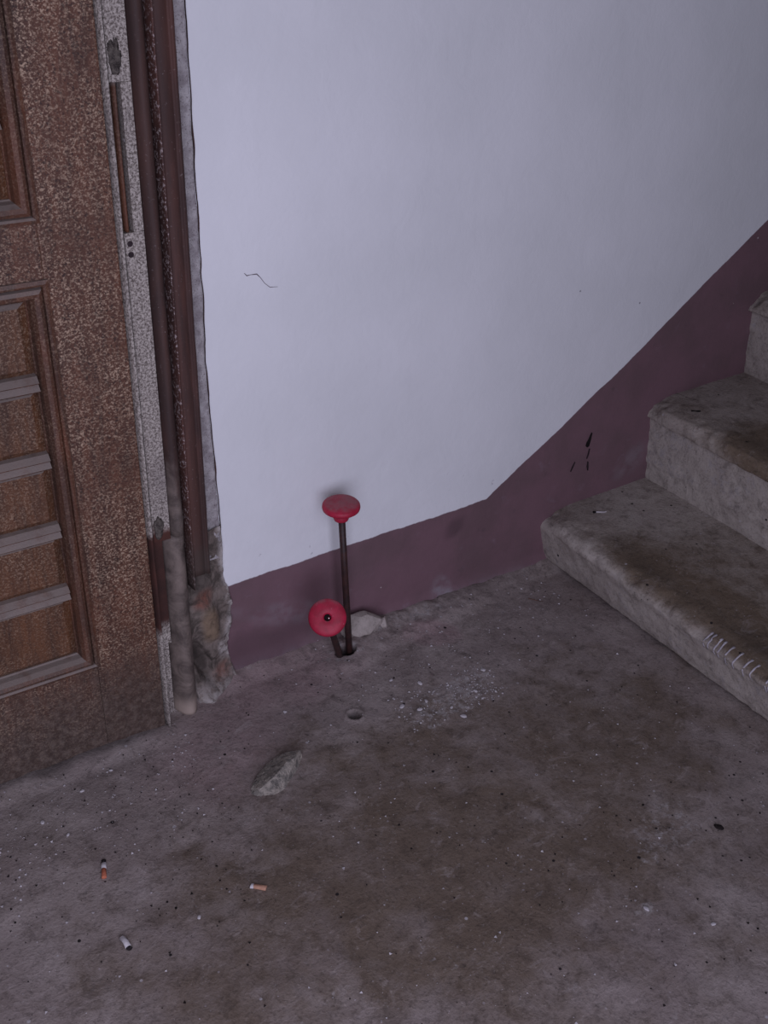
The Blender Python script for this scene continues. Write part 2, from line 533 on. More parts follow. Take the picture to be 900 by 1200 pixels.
def build_floor():
    xs = axis([(-1.2, -0.05, 0.05), (-0.05, 0.5, 0.006), (0.5, 1.15, 0.0032), (1.15, 1.45, 0.006), (1.45, 2.6, 0.1)])
    ys = axis([(-2.6, -1.15, 0.06), (-1.15, -0.36, 0.006), (-0.36, 0.0, 0.0032), (0.0, 0.02, 0.02)])
    X, Y = np.meshgrid(xs, ys, indexing='ij')
    Z = floor_h(X, Y)
    me = grid_mesh('floor', np.stack([X, Y, Z], -1))
    n = fbm(X * 6, Y * 6, 31)
    n2 = fbm(X * 25, Y * 25, 33, 5)
    dirt = 0.95 * blob(X, Y, 0.72, -0.58, 0.42, 0.24, -0.35, 0.7, 41, 0.95)
    dirt = np.maximum(dirt, 0.8 * blob(X, Y, 1.10, -0.50, 0.28, 0.20, 0.0, 0.7, 42, 0.95))
    dirt = np.maximum(dirt, 0.75 * blob(X, Y, 0.85, -0.36, 0.32, 0.12, -0.1, 0.7, 43, 0.95))
    dirt = np.maximum(dirt, 0.7 * blob(X, Y, 0.40, -0.62, 0.25, 0.14, 0.2, 0.8, 44, 0.95))
    dirt = np.maximum(dirt, 0.35 * n)
    pale = 0.62 * blob(X, Y, 0.955, -0.262, 0.13, 0.045, 0.28, 0.6, 45, 0.5)
    pale = np.maximum(pale, 0.55 * blob(X, Y, 1.0, -0.03, 0.20, 0.022, 0.0, 0.8, 46))
    pale = np.maximum(pale, 0.55 * blob(X, Y, HX, HY, 0.05, 0.028, 0.0, 0.5, 50))
    pale = np.maximum(pale, 0.5 * blob(X, Y, 1.07, -0.70, 0.09, 0.04, 0.4, 0.9, 47))
    pale = np.maximum(pale, 0.8 * blob(X, Y, 0.925, -0.794, 0.02, 0.010, 0.2, 0.6, 48))
    pale = np.maximum(pale, 0.30 * ss(0.5, 0.7, n2))
    paint = 0.75 * blob(X, Y, 0.70, -0.055, 0.18, 0.075, 0.0, 0.5, 51, 0.6)
    paint = np.maximum(paint, 0.6 * blob(X, Y, 0.56, -0.14, 0.14, 0.10, 0.4, 0.6, 52, 0.6))
    paint = np.maximum(paint, 0.85 * blob(X, Y, 1.03, -0.085, 0.055, 0.04, -0.4, 0.5, 53, 0.25))
    rod = np.sqrt(((X - HX) / 0.019) ** 2 + ((Y - HY) / 0.012) ** 2) + 0.5 * (fbm(X * 90, Y * 90, 21) - 0.5)
    dark = 0.95 * (1 - ss(0.8, 1.35, rod))
    dd = np.sqrt(((X - DX) / 0.0125) ** 2 + ((Y - DY) / 0.0135) ** 2)
    dark = np.maximum(dark, 0.65 * (1 - ss(0.6, 1.1, dd)))
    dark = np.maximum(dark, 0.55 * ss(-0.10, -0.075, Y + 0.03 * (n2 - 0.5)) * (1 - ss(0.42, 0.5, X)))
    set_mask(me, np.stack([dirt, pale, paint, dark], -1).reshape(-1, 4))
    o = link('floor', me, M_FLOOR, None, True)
    return tag(o, 'dirty grey cement floor of the stairwell', None, None, 'structure')


floor = build_floor()


# ------------------------------------------------------------------ back wall
def build_wall():
    xs = axis([(-1.2, 0.58, 0.12), (0.58, 2.05, 0.006), (2.05, 3.2, 0.1)])
    zs = axis([(-0.03, 0.0, 0.015), (0.0, 0.55, 0.005), (0.55, 1.25, 0.012), (1.25, 2.7, 0.1)])
    X, Z = np.meshgrid(xs, zs, indexing='ij')
    vis = ss(0.6, 0.66, X)
    Y = -0.004 * (fbm(X * 3, Z * 3, 61) - 0.5) * vis
    Y = Y - 0.003 * (fbm(X * 15, Z * 15, 62) - 0.5) * vis * (1 - ss(0.15, 0.5, Z))
    Y = Y - 0.010 * (1 - ss(0.0, 0.035, Z)) * vis                      # cove at the foot
    me = grid_mesh('wall_back', np.stack([X, Y, Z], -1))
    pale = 0.7 * blob(X, Z, 1.115, 0.02, 0.02, 0.03, 0.2, 0.6, 71) + 0.45 * (1 - ss(0.0, 0.025, Z))
    pale = np.maximum(pale, 0.35 * blob(X, Z, 1.61, 0.19, 0.05, 0.03, 0.6, 0.7, 72))
    pale = np.maximum(pale, 0.3 * blob(X, Z, 0.75, 0.10, 0.10, 0.02, -0.3, 0.8, 73))
    dark = (0.35 * blob(X, Z, 0.70, 0.03, 0.10, 0.05, 0.0, 0.6, 74))
    dark = np.maximum(dark, 0.35 * blob(X, Z, 1.14, 0.165, 0.03, 0.02, 0.6, 0.6, 75))
    set_mask(me, np.stack([0 * X, pale, 0 * X, dark], -1).reshape(-1, 4))
    o = link('wall_back', me, M_WALL, None, True)
    return tag(o, 'pale plaster wall with a purple brown painted skirting band', None, None, 'structure')


wall = build_wall()


def ribbon(name, pts, widths, mat, parent, out=0.0012, depth=0.003):
    """thin crack line lying in the wall surface (x,z points)"""
    bm = bmesh.new()
    rows = []
    for i, (p, w) in enumerate(zip(pts, widths)):
        a = Vector(pts[max(i - 1, 0)]); b = Vector(pts[min(i + 1, len(pts) - 1)])
        t = (b - a).normalized(); nn = Vector((-t.y, t.x))
        l, r = Vector(p) + nn * w, Vector(p) - nn * w
        rows.append([bm.verts.new((l.x, depth, l.y)), bm.verts.new((l.x, -out, l.y)), bm.verts.new((r.x, -out, r.y)), bm.verts.new((r.x, depth, r.y))])
    for a, b in zip(rows[:-1], rows[1:]):
        for k in range(3): bm.faces.new((a[k], a[k + 1], b[k + 1], b[k]))
    bm.faces.new(rows[0]); bm.faces.new(rows[-1])
    return bm_obj(name, bm, mat, parent)


ribbon('crack', [(0.695, 0.763), (0.699, 0.7585), (0.705, 0.759), (0.716, 0.7585), (0.722, 0.752), (0.729, 0.742), (0.738, 0.734), (0.752, 0.7325)],
       [0.0003, 0.0008, 0.0003, 0.0009, 0.0004, 0.0004, 0.0005, 0.0002], M_FAINT, wall, 0.0016)
ribbon('gouge', [(1.4835, 0.296), (1.4815, 0.290), (1.4800, 0.282), (1.4770, 0.274), (1.4755, 0.267), (1.4745, 0.2645)], [0.0004, 0.0016, 0.0026, 0.0040, 0.0042, 0.0008], M_DARK, wall, 0.0035)
ribbon('crack', [(1.4835, 0.258), (1.482, 0.245), (1.479, 0.235)], [0.0006, 0.0010, 0.0004], M_CRACK, wall, 0.0030)
ribbon('crack', [(1.484, 0.227), (1.485, 0.215), (1.487, 0.205)], [0.0005, 0.0018, 0.0005], M_CRACK, wall, 0.0030)
ribbon('crack', [(1.446, 0.236), (1.441, 0.225), (1.437, 0.215)], [0.0004, 0.0012, 0.0004], M_CRACK, wall, 0.0030)


# ------------------------------------------------------------------ stairs
def build_step(prof, seed, parent, fine=True, wear=0.012):
    """prof: list of (x, z, tread 0..1, pale, dirt) from the riser foot over the nosing to the back of the tread"""
    P = np.array(prof, float)
    d = np.concatenate([[0], np.cumsum(np.hypot(np.diff(P[:, 0]), np.diff(P[:, 1])))])
    st = 0.005 if fine else 0.02
    s = np.unique(np.concatenate([np.linspace(0, d[-1], int(d[-1] / st) + 1), d]))
    R = np.stack([np.interp(s, d, P[:, k]) for k in range(P.shape[1])], -1)
    # light smoothing of the section so that edges look rubbed
    for _ in range(2):
        R[1:-1, :2] = 0.25 * R[:-2, :2] + 0.5 * R[1:-1, :2] + 0.25 * R[2:, :2]
    ys = axis([(-1.7, -0.9, 0.08), (-0.9, 0.0, 0.006 if fine else 0.05), (0.0, 0.012, 0.012)])
    A, Y = np.meshgrid(np.arange(len(s)), ys, indexing='ij')
    X, Z = R[A, 0].copy(), R[A, 1].copy()
    tr, pl, di = R[A, 2], R[A, 3], R[A, 4]
    x0 = P[:, 0].min(); ztop = P[-1, 1]
    S = s[A]
    nose = np.exp(-((X - x0) / 0.05) ** 2) * ss(ztop - 0.05, ztop - 0.01, Z)
    mid = np.exp(-((Y + 0.62) / 0.32) ** 2)
    Z -= wear * nose * mid + 0.004 * tr * mid
    n1 = fbm(S * 18, Y * 18, seed, 5) - 0.5
    n2 = fbm(S * 60, Y * 60, seed + 3, 4) - 0.5
    amp = 0.007 * n1 + 0.005 * n2
    X += amp * (1 - tr) * 0.9
    Z += amp * (0.35 + 0.65 * nose) * np.where(R[A, 1] > P[0, 1] + 0.02, 1, 0)
    chip = ss(0.5, 0.7, fbm(S * 25, Y * 40, seed + 9, 5)) * nose
    X += 0.005 * chip; Z -= 0.004 * chip
    # corner by the wall is rubbed round
    wc = np.exp(-((Y) / 0.035) ** 2) * nose
    X += 0.012 * wc; Z -= 0.008 * wc
    top = np.stack([X, Y, Z], -1)
    zb = P[0, 1] - 0.012
    back = np.array([[P[-1, 0], zb], [P[0, 0], zb]])
    B = np.stack([np.stack([np.full(len(ys), b[0]), ys, np.full(len(ys), b[1])], -1) for b in back], 0)
    allp = np.concatenate([top, B, top[:1]], 0)
    me = grid_mesh('step', allp, flip=True)
    n3 = fbm(X * 9 + Z * 5, Y * 9, seed + 20, 5)
    away = 1 - ss(-0.30, -0.10, Y + 0.14 * (n3 - 0.5))
    dirt = np.clip(di * (0.6 + n3) * (0.4 + 0.9 * away), 0, 1)
    pale = np.clip(pl * (0.3 + 1.2 * fbm(S * 20, Y * 20, seed + 25, 5)), 0, 1)
    edge = np.exp(-((Y) / 0.03) ** 2) * nose
    pale = np.maximum(pale, 0.5 * edge)
    dark = 0.7 * np.exp(-((X - x0 - 0.050) / 0.028) ** 2) * tr * away * np.clip(n3 * 1.6 - 0.2, 0, 1)
    m = np.stack([dirt, pale, 0 * dirt, dark], -1)
    m = np.concatenate([m, np.zeros((2, len(ys), 4)), m[:1]], 0)
    set_mask(me, m.reshape(-1, 4))
    o = link('step', me, M_STEP, parent, True)
    # end cap at the far open end and against the wall
    bm = bmesh.new(); bm.from_mesh(me)
    bmesh.ops.remove_doubles(bm, verts=bm.verts, dist=1e-6)
    es = [e for e in bm.edges if e.is_boundary]
    bmesh.ops.holes_fill(bm, edges=es, sides=0)
    bmesh.ops.recalc_face_normals(bm, faces=bm.faces)
    bm.to_mesh(me); bm.free()
    return o


stairs = empty('staircase', (1.40, 0, 0))
tag(stairs, 'worn grey cement stairs climbing along the purple skirting band', 'stairs')
off = Vector((-1.40, 0, 0))
steps = []
p1 = [(1.420, 0.000, 0, .2, .3), (1.396, 0.010, 0, .45, .1), (1.386, 0.040, 0, .5, .05), (1.376, 0.080, 0, .45, .1), (1.366, 0.104, 0, .4, .1), (1.366, 0.116, 0, .25, .3), (1.378, 0.126, .2, .1, .6),
      (1.402, 0.130, .7, 0, .95), (1.46, 0.131, 1, 0, .85), (1.52, 0.132, 1, .1, .45), (1.60, 0.134, 1, .1, .35), (1.70, 0.136, 1, .1, .3)]
steps.append(build_step(p1, 101, stairs))


def upper(x, zb, zt):
    return [(x + .018, zb, 0, .25, .1), (x + .016, zb + .008, 0, .2, .05), (x + .012, zb + .040, 0, .15, .1), (x + .008, zb + .050, 0, .5, .1), (x, zt - .046, 0, .55, .1), (x - .003, zt - .041, 0, .2, .4),
            (x - .014, zt - .039, 0, .2, .6), (x - .017, zt - .018, 0, .15, .7), (x - .010, zt - .005, .2, .1, .8), (x + .012, zt, .7, 0, .9), (x + .08, zt + .001, 1, 0, .8), (x + .16, zt + .003, 1, .05, .6), (x + .30, zt + .006, 1, .05, .5)]


steps.append(build_step(upper(1.657, 0.134, 0.331), 202, stairs))
steps.append(build_step(upper(1.925, 0.337, 0.530), 303, stairs))
steps.append(build_step(upper(2.193, 0.536, 0.727), 404, stairs, False))
for s_ in steps:
    s_.location = off

# old white paint runs over the nosing of the lowest step
random.seed(3)
runs = [(-0.470, 0.020), (-0.480, 0.016), (-0.494, 0.022), (-0.503, 0.024), (-0.520, 0.026), (-0.541, 0.022), (-0.563, 0.024), (-0.579, 0.016), (-0.612, 0.026), (-0.618, 0.024)]
from mathutils.bvhtree import BVHTree
bpy.context.view_layer.update()
me0 = steps[0].data
tree = BVHTree.FromPolygons([v.co.copy() for v in me0.vertices], [tuple(p.vertices) for p in me0.polygons])
for k, (yy, ln) in enumerate(runs):
    bm = bmesh.new()
    rows = []
    n = 9
    for i in range(n):
        t = i / (n - 1)
        # march over the edge from above: sample by rays from up and front
        ang = math.radians(80 - 62 * t)
        cx, cz = 1.405, 0.085
        dr = Vector((math.cos(ang + math.pi / 2) * 1.0, 0, math.sin(ang + math.pi / 2)))
        a2 = math.radians(118 + (28 + ln * 1400) * t)
        dr = Vector((math.cos(a2), 0, math.sin(a2)))
        org = Vector((cx, yy + 0.0008 * math.sin(3 * t + k), cz)) + dr * 0.2
        hit, nrm, _, _ = tree.ray_cast(org, -dr)
        if hit is None: continue
        w = (0.0019 if i < n - 2 else 0.0016) * (1.5 if i < 2 else 1.0) * random.uniform(0.75, 1.2)
        h = hit + nrm * 0.0009
        lo = hit - nrm * 0.002
        rows.append([bm.verts.new(lo + Vector((0, -w, 0))), bm.verts.new(h + Vector((0, -w * .7, 0))), bm.verts.new(h + Vector((0, w * .7, 0))), bm.verts.new(lo + Vector((0, w, 0)))])
    for a, b in zip(rows[:-1], rows[1:]):
        for q in range(3): bm.faces.new((a[q], a[q + 1], b[q + 1], b[q]))
    bm.faces.new(rows[0]); bm.faces.new(rows[-1])
    dobj = bm_obj('paint_drip', bm, M_DRIP, steps[0], True)


# ------------------------------------------------------------------ door leaf
DF, DB = -0.072, -0.034       # front and back of stiles and rails
door = empty('door_1', (0.03, -0.05, 0))
tag(door, 'brown panelled wooden door with pale flecks', None, None, 'structure')
kids = []


def dpart(o):
    o.parent = door
    o.location = (-0.03, 0.05, 0)
    return o


XL, XR, SL, SR = -0.42, 0.476, -0.312, 0.372
dpart(box_obj('stile', (SR, XR, DF, DB, 0.004, 2.06), M_WOOD, None, 0.003))
dpart(box_obj('stile', (XL, SL, DF, DB, 0.004, 2.06), M_WOOD, None, 0.003))
dpart(box_obj('bottom_rail', (SL, SR, DF, DB, 0.004, 0.182), M_WOOD, None, 0.0008))
dpart(box_obj('middle_rail', (SL, SR, DF, DB, 0.822, 0.904), M_WOOD, None, 0.0008))
dpart(box_obj('top_rail', (SL, SR, DF, DB, 1.92, 2.06), M_WOOD, None, 0.0008))


def moulding(x0, x1, z0, z1):
    """mitred picture-frame moulding; profile (inset from the opening edge, y)"""
    prof = [(-0.004, DF + .001), (-0.004, DF - .004), (0.001, DF - .006), (0.004, DF - .004), (0.0055, DF + .001), (0.007, DF - .006), (0.012, DF - .009), (0.018, DF - .007), (0.0225, DF + .001), (0.0245, DF + .010), (0.0265, DF + .012), (0.0265, DB + .004)]
    bm = bmesh.new()
    loops = []
    for ins, y in prof:
        loops.append([bm.verts.new((x0 + ins, y, z0 + ins)), bm.verts.new((x1 - ins, y, z0 + ins)), bm.verts.new((x1 - ins, y, z1 - ins)), bm.verts.new((x0 + ins, y, z1 - ins))])
    for a, b in zip(loops[:-1], loops[1:]):
        for k in range(4):
            k2 = (k + 1) % 4
            bm.faces.new((a[k], a[k2], b[k2], b[k]))
    return dpart(bm_obj('panel_moulding', bm, M_MOULD, None))


def panel(x0, x1, z0, z1):
    """raised field with bevelled margins"""
    bm = bmesh.new()
    y0, y1, bv = DF + .014, DF + .006, .012
    A = [bm.verts.new(p) for p in ((x0, y0, z0), (x1, y0, z0), (x1, y0, z1), (x0, y0, z1))]
    B = [bm.verts.new(p) for p in ((x0 + bv, y1, z0 + bv * .8), (x1 - bv, y1, z0 + bv * .8), (x1 - bv, y1, z1 - bv * .5), (x0 + bv, y1, z1 - bv * .5))]
    D = [bm.verts.new(p) for p in ((x0, DB, z0), (x1, DB, z0), (x1, DB, z1), (x0, DB, z1))]
    bm.faces.new(B); bm.faces.new(D)
    for k in range(4):
        k2 = (k + 1) % 4
        bm.faces.new((A[k], A[k2], B[k2], B[k])); bm.faces.new((D[k], D[k2], A[k2], A[k]))
    return dpart(bm_obj('panel', bm, M_PANEL, None))


def cross_bar(x0, x1, z):
    """two-step bar: each step has a sloping dusty top"""
    prof = [(0.012, DF + .014), (0.0105, DF + .006), (0.003, DF - .003), (0.0015, DF - .002), (0.0005, DF + .003), (-0.0005, DF + .003), (-0.0085, DF - .004), (-0.0105, DF - .002), (-0.012, DF + .014)]
    bm = bmesh.new()
    R = [[bm.verts.new((x, y, z + dz)) for dz, y in prof] for x in (x0, x1)]
    for k in range(len(prof) - 1): bm.faces.new((R[0][k], R[0][k + 1], R[1][k + 1], R[1][k]))
    bm.faces.new((R[0][0], R[0][-1], R[1][-1], R[1][0]))
    bm.faces.new(R[0]); bm.faces.new(R[1])
    return dpart(bm_obj('cross_bar', bm, M_MOULD, None))


moulding(SL, SR, 0.182, 0.822)
moulding(SL, SR, 0.904, 1.92)
px0, px1 = SL + .0265, SR - .0265
bars = [0.681, 0.561, 0.444, 0.332]
for z in bars: cross_bar(px0, px1, z)
cuts = [0.822 - .0265] + bars + [0.182 + .0265]
for a, b in zip(cuts[:-1], cuts[1:]):
    panel(px0, px1, b + (.012 if b in bars else 0), a - (.012 if a in bars else 0))
ubars = [1.026, 1.30, 1.60]
for z in ubars: cross_bar(px0, px1, z)
cuts = [1.92 - .0265] + ubars[::-1] + [0.904 + .0265]
for a, b in zip(cuts[:-1], cuts[1:]):
    panel(px0, px1, b + (.012 if b in ubars else 0), a - (.012 if a in ubars else 0))

# rounded strip nailed to the meeting edge of the leaf
def vstrip(name, prof, z0, z1, mat, nz=60, jit=0.0, seed=0, foot=0.0):
    """vertical strip from a (x, y) section, front only plus closing back; slightly uneven"""
    zs = np.linspace(z0, z1, nz)
    P = np.array(prof, float)
    S, Zg = np.meshgrid(np.arange(len(P)), zs, indexing='ij')
    X, Y = P[S, 0].copy(), P[S, 1].copy()
    if jit:
        X += jit * (fbm(Zg * 30, S * 0.7, seed) - 0.5) * 2
        Y += jit * (fbm(Zg * 30, S * 0.7 + 9, seed + 1) - 0.5) * 2
        edge = (Zg <= zs[1])
    Q = np.stack([X, Y, Zg], -1)
    Q = np.concatenate([Q, Q[:1]], 0)
    me = grid_mesh(name, Q)
    bm = bmesh.new(); bm.from_mesh(me)
    bmesh.ops.remove_doubles(bm, verts=bm.verts, dist=1e-6)
    bmesh.ops.holes_fill(bm, edges=[e for e in bm.edges if e.is_boundary], sides=0)
    bmesh.ops.recalc_face_normals(bm, faces=bm.faces)
    bm.to_mesh(me); bm.free()
    return link(name, me, mat)


def arc(x0, x1, yb, yf, n=9):
    return [(x0, yb)] + [((x0 + x1) / 2 - (x1 - x0) / 2 * math.cos(math.pi * k / n), yb + (yf - yb) * (0.25 + 0.75 * math.sin(math.pi * k / n))) for k in range(n + 1)] + [(x1, yb)]


dpart(vstrip('edge_strip', arc(0.4762, 0.4868, -0.040, -0.080), 0.003, 2.06, M_DUSTY, 160, 0.0007, 5))

# ------------------------------------------------------------------ door frame
trim = empty('trim_1', (0.55, -0.02, 0))
tag(trim, 'dusty brown moulded door frame with a broken plaster foot', None, None, 'structure')


def tpart(o, lab=None):
    o.parent = trim
    o.location = (-0.55, 0.02, 0)
    if lab: o['label'] = lab
    return o


# jamb strip with a long keep slot cut into it
slot = (0.868, 1.060)
for nm, b in (('jamb_strip', (0.4893, 0.518, -0.063, -0.004, 0.372, slot[0])), ('jamb_strip', (0.489, 0.505, -0.058, -0.004, 0.165, 0.3715)), ('jamb_strip', (0.489, 0.504, -0.046, -0.004, 0.0, 0.1645)), ('jamb_strip', (0.4893, 0.518, -0.063, -0.004, slot[1], 2.1)),
              ('jamb_strip', (0.5035, 0.518, -0.063, -0.004, slot[0] + .0003, slot[1] - .0003))):
    bm = bmesh.new()
    bevel_box(bm, *b, bev=0.0004, seg=1)
    tpart(bm_obj(nm, bm, M_DUSTY))
tpart(vstrip('slot_lining', arc(0.4896, 0.5034, -0.004, -0.0605), slot[0], slot[1], M_MOULD, 20))
for zz in (0.853, 0.838):
    bm = bmesh.new()
    lathe(bm, [(0.0042, -0.003), (0.0042, 0.0006), (0.003, 0.001), (0.0, 0.0011)], axis_matrix((0.4965, -0.0625, zz), (0, -1, 0)), 12)
    tpart(bm_obj('nail_hole', bm, M_CRACK))
# rough lump above the slot, coloured dark to stand for a hole
bm = bmesh.new()
bmesh.ops.create_icosphere(bm, subdivisions=3, radius=1.0)
for v in bm.verts:
    q = 1 + 1.3 * (fbm(v.co.x * 2.6 + 7, v.co.z * 2.6 + v.co.y, 3) - 0.5)
    v.co = Vector((0.500 + v.co.x * 0.008 * q, -0.063 + v.co.y * 0.003 * q, 1.09 + v.co.z * 0.022 * q))
tpart(bm_obj('dark_lump', bm, M_DARKLUMP, None, True))
bm = bmesh.new()
bmesh.ops.create_icosphere(bm, subdivisions=3, radius=1.0)
for v in bm.verts:
    q = 1 + 0.6 * (vnoise(v.co.x * 2.2 + 2, v.co.z * 2.2 + v.co.y, 8) - 0.5)
    v.co = Vector((0.499 + v.co.x * 0.008 * q, -0.063 + v.co.y * 0.006 * q, 0.40 + v.co.z * 0.020 * q))
tpart(bm_obj('dark_lump', bm, M_DARKLUMP, None, True))

tpart(vstrip('half_round', arc(0.5165, 0.5500, -0.004, -0.066, 12), 0.372, 2.1, M_ROUND, 120, 0.0008, 15))
tpart(vstrip('half_round_foot', arc(0.5060, 0.5500, -0.004, -0.067, 14), 0.0, 0.3715, M_ROUND, 60, 0.0012, 16), 'worn bare foot of the half-round moulding')
tpart(vstrip('bead', arc(0.5510, 0.5585, -0.004, -0.060, 8), 0.255, 2.1, M_FRBEAD, 160, 0.0007, 17))
tpart(vstrip('casing', [(0.559, -0.004), (0.559, -0.047), (0.5605, -0.049), (0.578, -0.049), (0.5800, -0.047), (0.5815, -0.051), (0.5845, -0.052), (0.588, -0.049), (0.589, -0.044), (0.590, -0.004)], 0.275, 2.1, M_FRAME, 160, 0.0007, 18))


def plaster_strip():
    xs = np.linspace(0.5905, 0.6245, 14)
    zs = np.linspace(0.27, 2.1, 420)
    X, Z = np.meshgrid(xs, zs, indexing='ij')
    t = (X - 0.5905) / 0.034
    Xr = 0.5905 + t * (0.0315 + 0.006 * (fbm(Z * 22, Z * 0, 81, 5) - 0.5) + 0.006 * (1 - ss(0.3, 0.6, Z)))
    Y = -0.030 + 0.022 * ss(0.0, 0.35, t) - 0.004 * (fbm(Z * 30, X * 60, 83, 5) - 0.3)
    Y = np.where(t > 0.99, 0.004, Y)
    me = grid_mesh('plaster_strip', np.stack([Xr, Y, Z], -1), False)
    return tpart(link('plaster_strip', me, M_PLSTRIP, None, True))


plaster_strip()
# dark ragged gap between the bare plaster and the painted wall
pts, ws = [], []
for i in range(150):
    z = 0.30 + i * 0.009
    pts.append((0.6235 + 0.006 * (float(fbm(np.array(z * 22), np.array(0.0), 81, 5)) - 0.5) + 0.006 * float(1 - ss(0.3, 0.6, np.array(z))), z))
    ws.append(0.0001 + 0.0026 * max(0.0, float(vnoise(np.array(z * 34), np.array(0.5), 5)) - 0.62))
g = ribbon('gap', pts, ws, M_FRAME, None, 0.0045)
tpart(g)


def rubble():
    """broken plaster where the foot of the frame has rotted off"""
    xs = np.linspace(0, 1, 46)
    zs = np.linspace(0.0, 0.335, 130)
    T, Z = np.meshgrid(xs, zs, indexing='ij')
    right = 0.630 + 0.012 * np.exp(-((Z - 0.16) / 0.05) ** 2) + 0.010 * (1 - ss(0.0, 0.09, Z)) + 0.009 * (fbm(Z * 30, Z * 0, 91, 5) - 0.5)
    X = 0.5505 + T * (right - 0.5505)
    n = fbm(X * 26, Z * 26, 92, 5)
    Y = -0.028 + 0.020 * T - 0.034 * (n - 0.5)
    Y -= 0.014 * blob(X, Z, 0.592, 0.155, 0.022, 0.038, 0.1, 0.3, 93)           # rounded stone in the break
    Y += 0.022 * blob(X, Z, 0.573, 0.07, 0.012, 0.05, 0.3, 0.4, 94)
    Y -= 0.022 * (1 - ss(0.0, 0.05, Z)) * (0.4 + n)
    Y = np.minimum(Y, -0.0035)
    Y = np.where(T > 0.985, 0.004, Y)
    Y = np.where(T < 0.01, -0.004, Y)
    me = grid_mesh('broken_plaster', np.stack([X, Y, Z], -1), False)
    tan = blob(X, Z, 0.592, 0.150, 0.022, 0.040, 0.1, 0.3, 93, .3)
    pal = np.maximum(0.9 * ss(0.80, 1.0, T + 0.3 * (n - .5)), 0.8 * blob(X, Z, 0.618, 0.075, 0.012, 0.02, 0.2, 0.6, 96))
    pal = np.maximum(pal, 0.7 * (1 - ss(0.0, 0.05, Z)) * n * 1.4)
    red = np.maximum(blob(X, Z, 0.580, 0.205, 0.02, 0.018, 0.2, 0.6, 97), 0.7 * blob(X, Z, 0.61, 0.03, 0.02, 0.015, 0.2, 0.6, 98))
    drk = np.maximum(blob(X, Z, 0.573, 0.07, 0.010, 0.045, 0.3, 0.4, 94), 0.75 * blob(X, Z, 0.578, 0.26, 0.03, 0.04, 0.0, 0.6, 99))
    set_mask(me, np.stack([tan, pal, red, drk], -1).reshape(-1, 4))
    return tpart(link('broken_plaster', me, M_RUBBLE, None, True), 'crumbling tan and grey plaster at the foot of the frame')


rubble()


# ------------------------------------------------------------------ the two red valve handles
def knob_parts(root, base, tip, axis_d, R, spin=0.0, holed=True):
    """rod from base to tip; knob centred on tip with its own axis"""
    base, tip = Vector(base), Vector(tip)
    loc = root.location
    d = tip - base
    bm = bmesh.new()
    L = d.length
    lathe(bm, [(0.0062, 0), (0.0065, L * .3), (0.0061, L * .6), (0.0064, L)], axis_matrix(base - loc, d), 16)
    bm_obj('rod', bm, M_ROD, root, True)
    Mk = axis_matrix(tip - loc, axis_d, spin)
    bm = bmesh.new()
    s = R / 0.034
    prof = [(0.012 * s, -0.002), (0.022 * s, -0.0025), (0.030 * s, 0.0), (0.0335 * s, 0.003), (0.0342 * s, 0.0065), (0.0335 * s, 0.010), (0.0315 * s, 0.0122), (0.026 * s, 0.0142), (0.017 * s, 0.0155), (0.0085 * s, 0.0160), (0.0072 * s, 0.0152), (0.0068 * s, 0.009), (0.0, 0.0085)]
    if not holed: prof = prof[:9] + [(0.008 * s, 0.0162), (0.0, 0.0164)]
    lathe(bm, prof, Mk, 48)
    k = bm_obj('knob', bm, M_RED, root, True)
    bm = bmesh.new()
    lathe(bm, [(0.0085 * s, -0.021), (0.0128 * s, -0.0205), (0.0138 * s, -0.018), (0.0140 * s, -0.0015)], Mk, 28)
    bm_obj('hub', bm, M_RED, root, True)
    return k, Mk


v1 = empty('valve_handle', (0.8590, -0.0570, 0.0))
tag(v1, 'tall red valve knob on an upright dark iron rod', 'valve', 'valve handles')
knob_parts(v1, (0.8608, -0.0575, -0.022), (0.8365, -0.0600, 0.330), (-0.03, -0.04, 1.0), 0.0338, 0.0, False)

v2 = empty('valve_handle', (0.8470, -0.0560, 0.0))
tag(v2, 'short red valve knob tipped over towards the viewer, with a hole in its face', 'valve', 'valve handles')
TIP2 = Vector((0.7735, -0.1210, 0.1560))
AX2 = Vector((-0.36, -0.64, 0.66)).normalized()
k2, Mk2 = knob_parts(v2, (0.8450, -0.0525, -0.018), TIP2, AX2, 0.0338)
# dark socket and the bright rod end showing in the hole of the tipped knob
bm = bmesh.new()
lathe(bm, [(0.0062, 0.0080), (0.0060, 0.0094), (0.0, 0.0096)], Mk2, 20)
bm_obj('socket', bm, M_DARK, v2, True)
bm = bmesh.new()
lathe(bm, [(0.0024, 0.008), (0.0024, 0.0125), (0.0014, 0.0140), (0.0, 0.0144)], Mk2 @ Matrix.Translation((0.0025, -0.0015, 0)), 14)
bm_obj('rod_end', bm, M_STEEL, v2, True)


